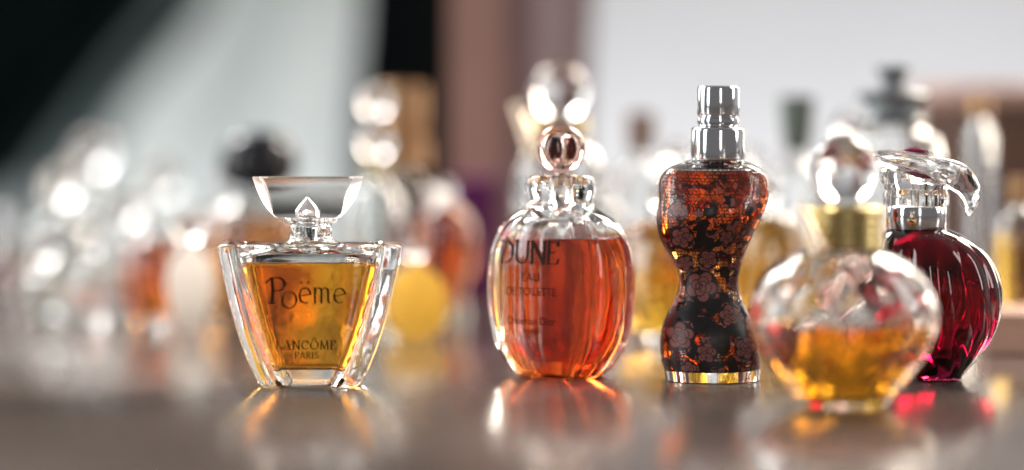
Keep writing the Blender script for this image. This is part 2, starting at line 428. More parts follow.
# ------------------------------------------------------------------ 1. wide amber bottle with wedge stopper
def flared_bottle():
    d = 55.2
    cx = X(311, d)
    root = thing('perfume_bottle', 'flared clear bottle of amber perfume with a wide wedge crystal stopper, lettered Poëme', 'perfume bottle', cx, d)
    px = lambda p: p * d / F
    zt = lambda y: Z(y, d)
    # (z, half outer width, half depth)
    N = 192
    def sec(wo, D, z, lobe=1.0, p=0.30, notch=0.30, xs=0.0):
        pts = []
        for i in range(N):
            a = 2*pi*i/N
            x = wo*sgnpow(cos(a), p); y = D*sgnpow(sin(a), p)
            wi = wo - px(23)
            if notch: y *= 1 - notch*exp(-((abs(x)-wi)/0.07)**2) - 0.10*max(0, (abs(x)-wi)/(wo-wi))**2
            pts.append((x+xs, y, z))
        return pts
    def mix(A, B, k): return [tuple(u+(v-u)*k for u, v in zip(a, b)) for a, b in zip(A, B)]
    tab = [(zt(388), px(49), 0.64), (zt(381), px(51.5), 0.66), (zt(373), px(56), 0.67), (zt(359), px(62), 0.68), (zt(342), px(68.5), 0.70), (zt(325), px(74), 0.71), (zt(305), px(79.5), 0.73),
           (zt(288), px(83.5), 0.74), (zt(268), px(88), 0.76), (zt(252), px(91.5), 0.78), (zt(246), px(92), 0.78)]
    rings = []
    z0 = 0.0
    rings.append(sec(px(45), 0.56, z0))
    rings.append(sec(px(47.5), 0.61, z0+0.02))
    zs = [z0+0.07 + (zt(247)-z0-0.07)*i/40 for i in range(41)]
    for z in zs:
        w, D = smooth_tab([(z0,)+tab[0][1:]] + tab[1:], z)
        rings.append(sec(w, D, z))
    zr = zt(243)
    rings.append(sec(px(91), 0.77, zr-0.04)); rings.append(sec(px(88.5), 0.72, zr))
    rings.append(sec(px(82), 0.64, zr-0.01)); rings.append(sec(px(70), 0.55, zr-0.05, notch=0))
    body_top = sec(px(70), 0.55, zr-0.05, notch=0)
    def nc(r, z): return circ(r, z, N)
    # shoulder morphs to the neck
    for k, r, dz in ((0.45, px(38), -0.07), (0.8, px(32), -0.04), (1.0, px(27), 0.03)):
        t = sec(px(70)*(1-k)+px(30)*k, 0.55, zr+dz, notch=0)
        rings.append([(a[0], a[1], zr+dz) for a in mix(t, nc(r, zr+dz), k)])
    for r, y in ((23, 239), (21, 236), (20.5, 230), (21, 225), (22, 223), (25.5, 221.5), (26.5, 219.5), (26, 217.5), (23, 216.5), (15, 216.3), (12.5, 217)):
        rings.append(nc(px(r), zt(y)))
    # down inside
    cav = []
    for r, y in ((11.5, 224), (11.5, 238)): rings.append(nc(px(r), zt(y)))
    ctab = [(zt(365), px(43.5), 0.44), (zt(350), px(47.5), 0.46), (zt(320), px(55), 0.48), (zt(290), px(62), 0.50), (zt(262), px(67), 0.52), (zt(254), px(67), 0.50)]
    cz = lambda z: smooth_tab(ctab, z)
    def csec(z, g=0.0, dw=0.0, dd=0.0):
        w, D = cz(z); return sec(w+g+dw, D+g+dd, z, notch=0, p=0.36)
    for k, z in ((0.5, zt(245)), (0.75, zt(248)), (0.92, zt(251))):
        w, D = cz(zt(254)); t = sec(w, D, z, notch=0, p=0.36)
        rings.append([(a[0], a[1], z) for a in mix(nc(px(12), z), t, k)])
    ztop, zbot = zt(254), zt(365)
    for i in range(25): rings.append(csec(ztop + (zbot-ztop)*i/24))
    rings.append(csec(zbot-0.04, dw=-0.05, dd=-0.05)); rings.append(csec(zbot-0.055, dw=-0.14, dd=-0.14))
    body = loft('glass_body', rings, M['glass'], root, sharp=50)
    g = 0.012
    lr = [csec(zbot-0.055-g, dw=-0.13, dd=-0.13), csec(zbot-0.04-g, g, -0.05, -0.05)]
    zl = zt(262)
    lr += [csec(zbot + (zl-zbot)*i/20, g) for i in range(21)]
    lr += [csec(zl+0.03, g)]
    lr += [csec(zl+0.005, dw=-0.04, dd=-0.04), csec(zl, dw=-0.1, dd=-0.1)]
    loft('liquid', lr, M['amber'], root, sharp=50)
    # stopper: a solid wedge with cut ends and an air pocket
    st = []
    tb = [(zt(217), 33, 29, 0.30), (zt(213), 37, 33.5, 0.36), (zt(205), 43.5, 35.5, 0.42), (zt(197), 48, 37, 0.46), (zt(189), 51.5, 40, 0.48), (zt(182), 54, 43.5, 0.48), (zt(178), 55.5, 46, 0.47), (zt(176.5), 55, 46.5, 0.44)]
    for z, wo, wi, D in tb:
        wo, wi = px(wo), px(wi); e = 0.02
        st.append([(wo, -e, z), (wo, e, z), (wi+e, D, z), (0.3, D, z), (-0.3, D, z), (-wi-e, D, z), (-wo, e, z), (-wo, -e, z), (-wi-e, -D, z), (-0.3, -D, z), (0.3, -D, z), (wi+e, -D, z)])
    bm = bmesh.new()
    add_rings(bm, st)
    n0 = len(bm.faces)
    cone = [circ(px(r), zt(y), 8) for r, y in ((12, 214.5), (12.5, 209), (8, 203), (0.4, 196))]
    add_rings(bm, cone)
    bm.faces.ensure_lookup_table()
    bmesh.ops.reverse_faces(bm, faces=bm.faces[n0:])
    bm.normal_update()
    for f in bm.faces[:n0]:
        if abs(f.normal.x) > 0.35: f.material_index = 1
    o = link('stopper', bm, [M['crystal_soft'], M['ground']], root, sharp=18, recalc=False)
    o.location.x = (X(308, d) - cx)*S
    pl = lathe('plug', [(px(8), zt(244)), (px(9.5), zt(242)), (px(10.5), zt(224)), (px(11), zt(219)), (px(14), zt(217.6)), (px(14), zt(217.2))], M['crystal'], o, n=32)
    # lettering
    dd = d - 0.74
    def lx(p): return X(p, dd) - cx
    def lz(y): return Z(y, dd)
    k = dd/F
    polys = []
    def strokes(lines, x, y, h, wt, wk):
        for line in lines:
            for q in stroke_quads(line, wt, wk):
                polys.append([(lx(x) + a*h*k, lz(y) + b*h*k) for a, b in q])
    # P with a long stem, a dropped o, then e with two dots, m, e
    strokes([[(0.16,-0.02),(0.2,0.5),(0.16,1.0)], [(-0.08,0.80),(0.1,0.98),(0.36,1.02)] + arc(0.36,0.75,0.30,0.27,85,-100) + [(0.2,0.46)], [(0.04,-0.02),(0.30,-0.02)]], 268, 303, 25, 0.045, 0.12)
    strokes([arc(0.45,0.45,0.40,0.45,20,385,22)], 281, 308, 18, 0.05, 0.13)
    e_ = [[(0.10,0.46),(0.84,0.60)] + arc(0.47,0.50,0.38,0.50,12,300,18)]
    strokes(e_, 298, 303, 15, 0.06, 0.15)
    strokes([[(0.20,1.34),(0.26,1.42)], [(0.66,1.34),(0.72,1.42)]], 298, 303, 15, 0.1, 0.16)
    strokes([[(0.08,1.0),(0.14,0.9),(0.14,0.0)], [(0.14,0.7)] + arc(0.36,0.74,0.21,0.26,170,10) + [(0.57,0.0)], [(0.57,0.7)] + arc(0.80,0.74,0.21,0.26,170,10) + [(1.02,0.1),(1.12,0.0)]], 313, 303, 15, 0.05, 0.14)
    strokes(e_, 333, 303, 14.5, 0.06, 0.15)
    h = 8.6*k
    w = text_width('LANCOME', h, 0.12)
    x0 = lx(307) - w/2
    polys += write('LANCOME', x0, lz(349.5), h, 0.06, 0.15, 0.12)
    xo = x0 + text_width('LANC', h, 0.12) + 0.46*h
    for q in stroke_quads([(-0.25, 1.12), (0.0, 1.36), (0.25, 1.12)], 0.08, 0.1): polys.append([(xo + a*h, lz(349.5) + b*h) for a, b in q])
    h2 = 6.2*k
    w = text_width('PARIS', h2, 0.12)
    polys += write('PARIS', lx(307) - w/2, lz(358.5), h2, 0.07, 0.17, 0.12)
    def depth(x, z):
        w, D = smooth_tab(tab, z); return -D*(max(0.0, 1-abs(x/w)**(2/0.30)))**(0.15)
    print_on('lettering', polys, depth, M['ink'], root)
flared_bottle()

# ------------------------------------------------------------------ 2. rounded orange bottle with ball stopper
def oval_bottle():
    d = 57.2
    cx = X(561, d)
    YAW = -24
    root = thing('perfume_bottle', 'rounded oval bottle of orange red perfume with a small rosy ball stopper, lettered DUNE', 'perfume bottle', cx, d, rz=YAW)
    px = lambda p: p * d / F
    zt = lambda y: Z(y, d)
    N = 160; NE = 2.7
    def sec(w, D, z, n=NE):
        p = 2.0/n
        return [(w*sgnpow(cos(2*pi*i/N), p), D*sgnpow(sin(2*pi*i/N), p), z) for i in range(N)]
    kx, ky = 0.985, 1.05
    tab = [(0.0, 38, 33), (0.04, 43, 38), (zt(368), 51, 44), (zt(358), 59, 47), (zt(345), 67, 49), (zt(330), 72, 50), (zt(310), 75.5, 51), (zt(285), 77, 51), (zt(260), 75.5, 50), (zt(245), 72, 48),
           (zt(233), 67, 45), (zt(222), 59, 42), (zt(214), 49, 38), (zt(209), 39, 34)]
    def wd(z):
        a, b = smooth_tab(tab, z); return px(a)*kx, px(b)*0.84
    rings = []
    zs = [0.0, 0.015, 0.04] + [0.04 + (zt(209)-0.04)*i/48 for i in range(1, 49)]
    for z in zs:
        w, D = wd(z); rings.append(sec(w, D, z))
    def nc(r, z): return circ(r, z, N)
    def mix(A, B, k): return [tuple(u+(v-u)*k for u, v in zip(a, b)) for a, b in zip(A, B)]
    w, D = wd(zt(209))
    z = zt(206.5); rings.append([(a[0], a[1], z) for a in mix(sec(w, D, z), nc(px(35), z), 0.8)])
    for r, y in ((34, 204), (33, 201), (33, 198), (34, 194.5), (34.5, 192), (34.5, 184), (33.8, 178), (31.5, 175.5), (24, 175), (10, 175.5), (8, 177), (8, 203)):
        rings.append(nc(px(r), zt(y)))
    # cavity: nearly straight tube, rippled to imitate refracted streaks of light
    def csec(z, g=0.0, kk=1.0):
        pts = []
        for i in range(N):
            a = 2*pi*i/N
            rp = 1 + 0.035*sin(7*a+0.4) + 0.012*sin(15*a)
            wc = min(px(58), wd(z)[0]-px(9)); dc = min(0.86, wd(z)[1]-0.13)
            pts.append(((wc*kk+g)*sgnpow(cos(a), 0.66) + 0.09, (dc*kk*rp+g)*sgnpow(sin(a), 0.66), z))
        return pts
    ztop, zbot = zt(222), zt(369)
    for k, y in ((0.3, 208), (0.6, 212), (0.85, 217)):
        z = zt(y); rings.append([(a[0], a[1], z) for a in mix(nc(px(9), z), csec(z), k)])
    for i in range(21): rings.append(csec(ztop + (zbot-ztop)*i/20))
    rings.append(csec(zbot-0.04, kk=0.93)); rings.append(csec(zbot-0.06, kk=0.8))
    loft('glass_body', rings, M['glass'], root, sharp=60)
    g = 0.012; zl = zt(239)
    lr = [csec(zbot-0.06-g, kk=0.81), csec(zbot-0.04-g, g, kk=0.93)] + [csec(zbot + (zl-zbot)*i/12, g) for i in range(13)]
    lr += [csec(zl+0.03, g), csec(zl+0.006, kk=0.96), csec(zl, kk=0.9)]
    loft('liquid', lr, M['orange'], root, sharp=60)
    # stopper: ball over a short stem
    zc = zt(148.5); r = px(25.5)
    bl = lathe('ball_stopper', [(px(6), zt(176.5)), (px(9), zt(174.6)), (px(6.5), zt(173.9))] + ball(r, zc, 28)[2:], M['rosy'], root, n=64)
    bm = bmesh.new()
    prof = ball(r*0.45, zc, 16)
    add_rings(bm, [circ(q, zq, 12, flute=6, amp=0.16) for q, zq in prof])
    bmesh.ops.reverse_faces(bm, faces=bm.faces[:])
    link('inner_bubble', bm, M['rosy'], bl, sharp=60, recalc=False)
    lathe('neck_collar', [(px(10), zt(178)), (px(30), zt(177.6)), (px(30), zt(177.2)), (px(9), zt(176.2))], M['crystal'], root, n=48)
    # lettering
    def depth(x, z):
        w, D = wd(z); return -D*(max(0.0, 1-abs(x/w)**NE))**(1/NE)
    kk = 56.5/F
    polys = []
    h = 22*kk
    def Z2(y): return Z(y, 56.6)
    w = text_width('DUNE', h, -0.02)*0.88
    ox = -0.40
    polys += [[(ox - w/2 + qx*0.88, qz) for qx, qz in q] for q in write('DUNE', 0, Z2(263), h, 0.05, 0.17, -0.02)]
    polys += font_polys('EAU', 8.5*kk*1.35, ox+0.05, Z2(281), 0.95)
    polys += font_polys('DE TOILETTE', 8.5*kk*1.35, ox+0.05, Z2(295), 0.82)
    polys += font_polys('Christian Dior', 8*kk*1.3, ox+0.05, Z2(324), 0.9)
    polys += font_polys('PARIS', 5*kk*1.35, ox+0.05, Z2(333))
    print_on('lettering', polys, depth, M['ink'], root)
oval_bottle()

# ------------------------------------------------------------------ 3. torso bottle
def torso_bottle():
    d = 56.4
    cx = X(712, d)
    root = thing('perfume_bottle', 'torso shaped bottle covered in black rose lace with a two tiered chrome cap', 'perfume bottle', cx, d)
    px = lambda p: p * d / F
    zt = lambda y: Z(y, d)
    N = 144
    T = [(383.5, 669, 756), (381, 666.5, 758.5), (374, 665, 760), (366, 663.5, 760), (355, 661, 759.5), (340, 660.5, 758), (328, 662, 755), (317, 666, 750.5), (307, 671, 745.5), (297, 676, 741),
         (288, 679, 738.5), (280, 680, 738), (271, 678, 739.5), (261, 673, 742), (250, 666, 746), (238, 659.5, 751), (226, 656.5, 756.5), (214, 656.5, 762), (202, 658.5, 766.5), (192, 658.5, 768.5),
         (183, 659, 768.5), (176, 661, 767), (170, 665.5, 762), (165, 674, 754.5), (161, 686, 744)]
    tab = [(zt(y), px((l+r)/2 - 712), px((r-l)/2)) for y, l, r in T]
    tab[0] = (0.0,) + tab[0][1:]
    # depth profile: bust forward, waist in, hips
    DT = [(0.0, 0.88, 0), (zt(366), 0.90, 0), (zt(335), 0.88, 0.0), (zt(300), 0.74, 0), (zt(275), 0.68, -0.02), (zt(245), 0.72, -0.05), (zt(215), 0.78, -0.10), (zt(195), 0.74, -0.06), (zt(178), 0.66, 0), (zt(161), 0.62, 0)]
    def bust(x, z):
        b = 0
        for bx, bz, s, amp in ((-0.58, zt(214), 0.40, 0.20), (0.42, zt(212), 0.42, 0.20)):
            b += amp*exp(-((x-bx)**2 + (z-bz)**2)/(s*s))
        b -= 0.07*exp(-(((x+0.05)/0.14)**2 + ((z-zt(325))/0.9)**2))*0
        return b
    def P(a, z, off=0.0, shr=0.0):
        c, w = smooth_tab(tab, z); dk, fy = smooth_tab(DT, z)
        w = w - shr; D = w*0.78*(dk/0.78)
        x = c + (w+off)*sgnpow(cos(a), 0.86); y = (D+off)*sgnpow(sin(a), 0.92) + fy
        if sin(a) < 0: y -= bust(x, z)*min(1, -sin(a)*1.6)*(1 if shr == 0 else 0.9)
        return (x, y, z)
    def sec(z, off=0.0, shr=0.0, z2=None):
        return [P(2*pi*i/N, z, off, shr)[:2] + ((z2 if z2 is not None else z),) for i in range(N)]
    rings = []
    z1 = zt(161)
    zs = [0.0, 0.02, 0.05] + [0.05 + (z1-0.05)*i/90 for i in range(1, 91)]
    for z in zs: rings.append(sec(z))
    c0 = tab[-1][1]
    for r, y in ((26, 159.8), (20, 159.2), (9, 159.4)): rings.append([(c0 + px(r)*cos(2*pi*i/N), px(r)*sin(2*pi*i/N), zt(y)) for i in range(N)])
    SH = 0.13
    zct, zcb = zt(166), zt(366.5)
    rings.append([(c0 + px(9)*cos(2*pi*i/N), px(9)*sin(2*pi*i/N), zt(162)) for i in range(N)])
    zc = [zct + (zcb-zct)*i/70 for i in range(71)]
    for z in zc: rings.append(sec(z, 0, SH + 0.15*max(0, 1-(zct-z)/0.15)))
    rings.append(sec(zcb, 0, SH+0.08, zcb-0.04)); rings.append(sec(zcb, 0, SH+0.25, zcb-0.05))
    loft('glass_body', rings, M['glass'], root, sharp=60)
    g = 0.012; zl = zt(171)
    lr = [sec(zcb, 0, SH+0.24, zcb-0.05-g), sec(zcb, g, SH+0.08, zcb-0.04-g)]
    lr += [sec(zcb + (zl-zcb)*i/60, g, SH) for i in range(61)] + [sec(zl, 0, SH+0.08, zl-0.02), sec(zl, 0, SH+0.3, zl-0.02)]
    loft('liquid', lr, M['brown'], root, sharp=60)
    # lace print laid on the glass: black ground, roses, openings, net over the shoulders
    bm = bmesh.new()
    res = 0.0175
    z_hi, z_lo = zt(163), zt(367.5)
    nz = int((z_hi-z_lo)/res); na = 400
    roses = [(700, 285, 15.5), (727, 313, 10.5), (678, 333, 13.5), (703, 349, 10), (680, 236, 11), (706, 258, 9.5), (684, 262, 7.5), (742, 345, 11), (733, 282, 8), (735, 262, 8), (676, 208, 8), (723, 236, 7), (716, 372, 9), (668, 300, 9), (750, 322, 8), (686, 366, 8), (755, 368, 8)]
    random.seed(3)
    rose3 = []
    for (rx, ry, rr) in roses:
        rose3.append((px(rx-712), zt(ry), px(rr), -1, random.uniform(0, 6)))
    for k in range(9):
        rose3.append((random.uniform(-1, 1), random.uniform(z_lo, zt(270)), px(random.uniform(8, 13)), 1, random.uniform(0, 6)))
    def pat(x, y, z, a):
        side = -1 if sin(a) < 0 else 1
        open_ = x > 0.42 and zt(262) < z < zt(183)
        for (rx, rz_, rr, sd, ph) in ([] if open_ else rose3):
            if sd != side: continue
            dx, dz = x-rx, z-rz_
            r = math.hypot(dx, dz)/rr
            if r > 1.35: continue
            f = math.atan2(dz, dx) + ph
            ux, uz = r*cos(f), r*sin(f)
            if r < 0.17:
                return 0 if abs(r - 0.03 - 0.14*((f/(2*pi)) % 1.0)) < 0.045 else 1
            hit = None
            for (cr_, pr_, cnt, o_) in ((0.16, 0.24, 3, 0.3), (0.34, 0.33, 4, 1.1), (0.60, 0.42, 5, 0.0)):
                for k_ in range(cnt):
                    an = o_ + 2*pi*k_/cnt
                    q = math.hypot((ux - cr_*cos(an)), (uz - cr_*sin(an)))
                    if q < pr_:
                        hit = (pr_-q); break
                if hit is not None: break
            if hit is not None: return 0 if hit < 0.062 else 1
            if r < 1.06: return 0
            if r < 1.33:
                lf = abs(((f*1.5/pi) % 1.0) - 0.5)
                w_ = 0.20*(1.33 - r)/0.27
                if lf < w_: return 0 if lf < 0.03 else 1
        zz_ = (z_hi - z)/(z_hi-z_lo)
        n1 = noise.noise(Vector((x*2.6, y*2.6+9, z*2.6)))
        n2 = noise.noise(Vector((x*6, y*6+3, z*6)))
        n3 = noise.noise(Vector((x*4.2+20, y*4.2, z*4.2)))
        # net
        s = 0.085
        u = a*1.15/s; v = z/s
        row = math.floor(v/0.866); uu = u + (0.5 if row % 2 else 0)
        fu, fv = uu - math.floor(uu) - 0.5, v/0.866 - row - 0.5
        hexd = max(abs(fu), abs(fu)*0.5 + abs(fv)*0.8)
        net = hexd > 0.415
        if zz_ < 0.10: return 0 if net else -1
        dens = -0.26 + 0.31*min(1, max(0, (zz_-0.20)/0.5))
        if side > 0: dens -= 0.30
        if zz_ < 0.5: dens -= 0.45*exp(-((x-0.75)/0.38)**2)       # the open lit flank at upper right
        if n1 + 0.55*n2 > 0.10 - dens: return 0
        if n3 + 0.5*n2 > 0.22: return 1 if n2 > 0.12 else 0
        return 0 if (net and abs(n2) < 0.35) else -1
    vcache = {}
    def V(i, j):
        k = (i % na, j)
        if k not in vcache:
            p = P(2*pi*(i % na)/na, z_lo + (z_hi-z_lo)*j/nz, 0.006)
            vcache[k] = bm.verts.new((p[0]*S, p[1]*S, p[2]*S))
        return vcache[k]
    for j in range(nz):
        z = z_lo + (z_hi-z_lo)*(j+0.5)/nz
        for i in range(na):
            a = 2*pi*(i+0.5)/na
            p = P(a, z)
            m = pat(p[0], p[1], z, a)
            if m < 0: continue
            f = bm.faces.new((V(i, j), V(i+1, j), V(i+1, j+1), V(i, j+1))); f.material_index = m
    link('lace_print', bm, [M['ink_black'], M['lace_rose']], root, sharp=80, recalc=False)
    # chrome cap in two tiers, leaning very slightly
    capx = X(714.5, d) - cx
    cp = lathe('cap', [(px(20), zt(161.0)), (px(25.5), zt(160.6)), (px(26.5), zt(159.6)), (px(26.8), zt(157)), (px(26.8), zt(131)), (px(26.2), zt(128.6)), (px(24.5), zt(127.4)), (px(20.5), zt(127)), (px(19.4), zt(126)),
                       (px(19.3), zt(124.6)), (px(20.6), zt(123.8)), (px(20.9), zt(121)), (px(20.6), zt(118.4)), (px(19.3), zt(117.6)), (px(19.3), zt(116.2)), (px(20.6), zt(115.4)), (px(21), zt(114)), (px(21), zt(89)), (px(20.4), zt(87)), (px(19), zt(86)), (px(17), zt(85.8)), (px(16.3), zt(86.5)), (px(0.1), zt(86.6))],
               M['chrome'], root, n=96, sharp=50)
    cp.location.x = capx*S; cp.rotation_euler = (0, radians(0.8), 0)
torso_bottle()

# ------------------------------------------------------------------ generic round bottles
def vessel(root, d, outer, neck_r, level, mat_liq, wall=0.13, floor_t=0.35, flute=0, amp=0.0, twist=0.0, n=72, glass_m=None, shape='cos', sharp=60, sy=1.0):
    """outer: (r, z) from the foot to the neck lip, cm."""
    glass_m = glass_m or M['glass']
    pr = curve_prof(outer, 0.08)
    rings = []
    ztop = pr[-1][1]
    zr0 = ztop*0.10; 
    def am(z):
        if not flute: return 0
        k = min(1, z/(0.15*ztop)) * min(1, max(0, (ztop*0.93 - z)/(0.2*ztop)))
        return amp*max(0, k)
    for r, z in pr: rings.append(circ(max(r, 0.02), z, n, flute=flute, amp=am(z), twist=twist*z, shape=shape, sy=sy))
    rings.append(circ(max(0.05, pr[-1][0]-0.08), ztop+0.02, n, sy=sy))
    inner = [(max(0.05, r-wall*(1.0)), z) for r, z in pr if z > floor_t]
    inner = [(min(r, ri), z) for (r, z), ri in zip(inner, [q[0] for q in inner])]
    for r, z in reversed(inner): rings.append(circ(r, z, n, flute=flute, amp=am(z)*0.15, twist=twist*z, shape=shape, sy=sy))
    zb, rb = inner[0][1], inner[0][0]
    rings.append(circ(rb*0.86, zb-0.07, n, sy=sy)); rings.append(circ(rb*0.6, zb-0.09, n, sy=sy))
    o = loft('glass_body', rings, glass_m, root, sharp=sharp)
    if mat_liq:
        g = 0.012
        lr = [circ(rb*0.6, zb-0.09-g, n, sy=sy), circ(rb*0.86+g, zb-0.07-g, n, sy=sy)]
        last = None
        for r, z in inner:
            if z <= level:
                lr.append(circ(r+g, z, n, flute=flute, amp=am(z)*0.15, twist=twist*z, shape=shape, sy=sy)); last = (r, z)
        if last and len(lr) > 3:
            lr.append(circ(last[0]*0.9, last[1]+0.002, n, sy=sy))
            loft('liquid', lr, mat_liq, root, sharp=sharp)
    return o

def beaded_cord(root, p0, p1, r0=0.10, r1=0.16, mat=None, n=6):
    """short beaded metal pendant hanging from the collar"""
    a, b = Vector(p0), Vector(p1)
    ax = (b-a).normalized()
    u = ax.orthogonal().normalized(); v = ax.cross(u)
    rings = []
    K = n*8
    for i in range(K+1):
        t = i/K
        r = (r0 + (r1-r0)*t)*(0.80 + 0.20*abs(sin(pi*n*t)))
        if i in (0, K): r *= 0.2
        c = a.lerp(b, t)
        rings.append([tuple(c + u*r*cos(2*pi*k/20) + v*r*sin(2*pi*k/20)) for k in range(20)])
    bm = bmesh.new(); add_rings(bm, rings)
    return link('beaded_pendant', bm, mat or M['palegold'], root)

# 4. the blurred round bottle in front
def front_bottle():
    d = 50.5
    cx = X(843, d)
    root = thing('perfume_bottle', 'round clear bottle nearest the camera, half full of amber, with gold collar and crystal ball', 'perfume bottle', cx, d)
    px = lambda p: p * d / F
    zt = lambda y: Z(y, d)
    o = [(px(34), 0), (px(42), 0.05), (px(46), 0.16), (px(64), zt(378)), (px(80), zt(357)), (px(90), zt(335)), (px(93), zt(315)), (px(90), zt(295)), (px(80), zt(275)), (px(64), zt(261)), (px(46), zt(252)), (px(36), zt(247)), (px(33), zt(240)), (px(33), zt(232))]
    vessel(root, d, o, 0, zt(318), M['gold_liq'], wall=0.16, floor_t=0.42, flute=14, amp=0.012, twist=0.35, n=168, shape='gad')
    col = []
    for i in range(5):
        y = 248 - i*8.4
        col += [(px(38), zt(y)), (px(40.5), zt(y-1.5)), (px(40.8), zt(y-4.5)), (px(38.2), zt(y-7))]
    lathe('collar', [(px(30), zt(248.5))] + col + [(px(35), zt(206)), (px(12), zt(205.5))], M['gold'], root, n=72, sharp=60)
    lathe('ball_stopper', [(px(13), zt(205.2)), (px(15), zt(203))] + ball(px(35), zt(171), 26)[3:], M['crystal'], root, n=64)
    b = beaded_cord(root, (px(-47), -0.55, zt(204)), (px(-29), -1.15, zt(250)), 0.10, 0.17)
front_bottle()

# 5. ruby bottle with leaf cap
def ruby_bottle():
    d = 56.4
    cx = X(935, d)
    root = thing('perfume_bottle', 'deep ruby red swirled glass bottle with a silver band and clear leaf shaped cap', 'perfume bottle', cx, d)
    px = lambda p: p * d / F
    zt = lambda y: Z(y, d)
    T = [(386, 917, 953), (383, 913, 958), (375, 908, 963), (365, 901, 971), (352, 892, 981), (338, 883, 991), (320, 876, 998.5), (298, 872, 1001), (278, 872, 998), (260, 874, 990), (248, 876, 980), (238, 879, 967), (232, 883, 955), (229, 887, 947)]
    tab = [(zt(y), px((l+r)/2-935), px((r-l)/2)) for y, l, r in T]; tab[0] = (0.0,)+tab[0][1:]
    N = 200
    def sec(z, shr=0.0, am=1.0):
        c, w = smooth_tab(tab, z); w -= shr
        k = min(1, z/0.5)*min(1, (zt(229)-z)/0.5)
        pts = []
        for i in range(N):
            a = 2*pi*i/N
            aa = a + 0.55*sin(z*0.7)
            r = w*(1 + 0.019*am*k*(2*abs(cos(7*aa))-1.27))
            pts.append((c + r*cos(a), r*0.92*sin(a), z))
        return pts
    z1 = zt(229)
    rings = [sec(0.0, 0.06), sec(0.03)] + [sec(0.03 + (z1-0.03)*i/60) for i in range(1, 61)]
    c0 = tab[-1][1]
    rings += [[(c0+px(r)*cos(2*pi*i/N), px(r)*sin(2*pi*i/N), zt(y)) for i in range(N)] for r, y in ((27, 227.5), (10, 227))]
    loft('glass_body', rings, M['ruby'], root, sharp=70)
    nx = X(916, d) - cx
    def L(name, prof, m, par, **k): return lathe(name, [(px(r), zt(y)) for r, y in prof], m, par, cx=nx, **k)
    L('silver_band', [(10, 229.5), (29, 229.4), (30, 228.4), (30, 208), (29.4, 206.6), (27, 206.2), (10, 206.2)], M['chrome'], root, n=72, sharp=50)
    cap = L('cap', [(26, 205.6), (31.5, 205), (32.5, 203), (32.5, 194), (31, 191), (31.5, 187), (34, 182), (36, 176), (35.5, 171), (31, 168.5), (18, 168)], M['crystal_thin'], root, n=72, sharp=50, flute=12, amp=0.02)
    # the leaf blade: swept along a drooping curve
    path = [(866, 153, 0.30, 0.03), (874, 152, 0.55, 0.07), (888, 154, 0.85, 0.13), (905, 157, 1.0, 0.17), (925, 161, 1.0, 0.20), (942, 166, 0.92, 0.23), (956, 173, 0.75, 0.24), (966, 183, 0.55, 0.20), (970.5, 195, 0.36, 0.14), (970, 205, 0.2, 0.09), (968, 213, 0.04, 0.02)]
    tb = [(float(i), X(p[0], d)-cx, zt(p[1]), p[2]*0.95, p[3]) for i, p in enumerate(path)]
    rings = []
    K = 70
    for i in range(K+1):
        t = (len(path)-1)*i/K
        x, z, w, th = smooth_tab(tb, t); th *= 1.7; z -= 0.07
        x2, z2, _, _ = smooth_tab(tb, min(len(path)-1, t+0.05)); x1, zz1, _, _ = smooth_tab(tb, max(0, t-0.05))
        tx, tz = x2-x1, z2-zz1; l = math.hypot(tx, tz) or 1; tx /= l; tz /= l
        nxx, nzz = -tz, tx
        ring = []
        for k in range(36):
            a = 2*pi*k/36
            yy = w*cos(a); hh = th*sin(a)*(1 + 0.35*cos(2*a)) + 0.10*w*(abs(cos(a))**2)*0.6*-1
            hh += 0.02*sin(6*a+t)
            ring.append((x + nxx*hh, yy, z + nzz*hh))
        rings.append(ring)
    bm = bmesh.new(); add_rings(bm, rings); bmesh.ops.recalc_face_normals(bm, faces=bm.faces)
    link('leaf', bm, M['crystal_thin'], cap, sharp=60, recalc=False)
    bm = bmesh.new()
    add_rings(bm, [[(X(916, d)-cx + r*cos(2*pi*k/24)*1.15, r*sin(2*pi*k/24)*0.8, z) for k in range(24)] for r, z in ((px(10), zt(153.4)), (px(12.5), zt(152.4)), (px(11), zt(149.5)), (px(6), zt(147.6)), (0.02, zt(147)))])
    link('enamel_drop', bm, M['magenta'], cap)
    bm = bmesh.new()
    rg = []
    for i in range(13):
        t = i/12; r = px(3.2)*sin(pi*min(0.97, max(0.03, t)))
        c = (X(896 + 34*t, d)-cx, -0.5, zt(169.0 + 8*t))
        rg.append([(c[0], c[1]+r*cos(2*pi*k/12), c[2]+r*sin(2*pi*k/12)) for k in range(12)])
    add_rings(bm, rg); link('enamel_vein', bm, M['magenta'], cap)
ruby_bottle()

# ------------------------------------------------------------------ the blurred bottles behind
def bg(label, px_, d, outer, level=None, liq=None, caps=(), name='perfume_bottle', cat='perfume bottle', group='blurred perfume bottles in the background', flute=0, amp=0.0, glass_m=None, wall=0.14, floor_t=0.4, n=48, shape='cos', rz=0, sy=1.0):
    """outer: (half width px, row) from shoulder/neck DOWN to foot; foot row is where the table is. caps: (name, material, [(half width px, row)...] top-down)"""
    cx = X(px_, d)
    root = thing(name, label, cat, cx, d, rz=rz, group=group)
    k = d/F
    pr = [(w*k, Z(y, d)) for w, y in reversed(outer)]
    foot = pr[0][0]
    pr = [(foot*0.8, 0.0), (foot*0.96, 0.04)] + [(r, z) for r, z in pr if z > 0.12]
    vessel(root, d, pr, 0, Z(level, d) if level else 0, liq, wall, floor_t, flute, amp, n=n if not flute else flute*12, glass_m=glass_m, shape=shape, sy=sy)
    for c in caps:
        nm, m, prof = c[:3]
        kw = c[3] if len(c) > 3 else {}
        lathe(nm, [(w*k, Z(y, d)) for w, y in reversed(prof)], m, root, **kw)
    return root
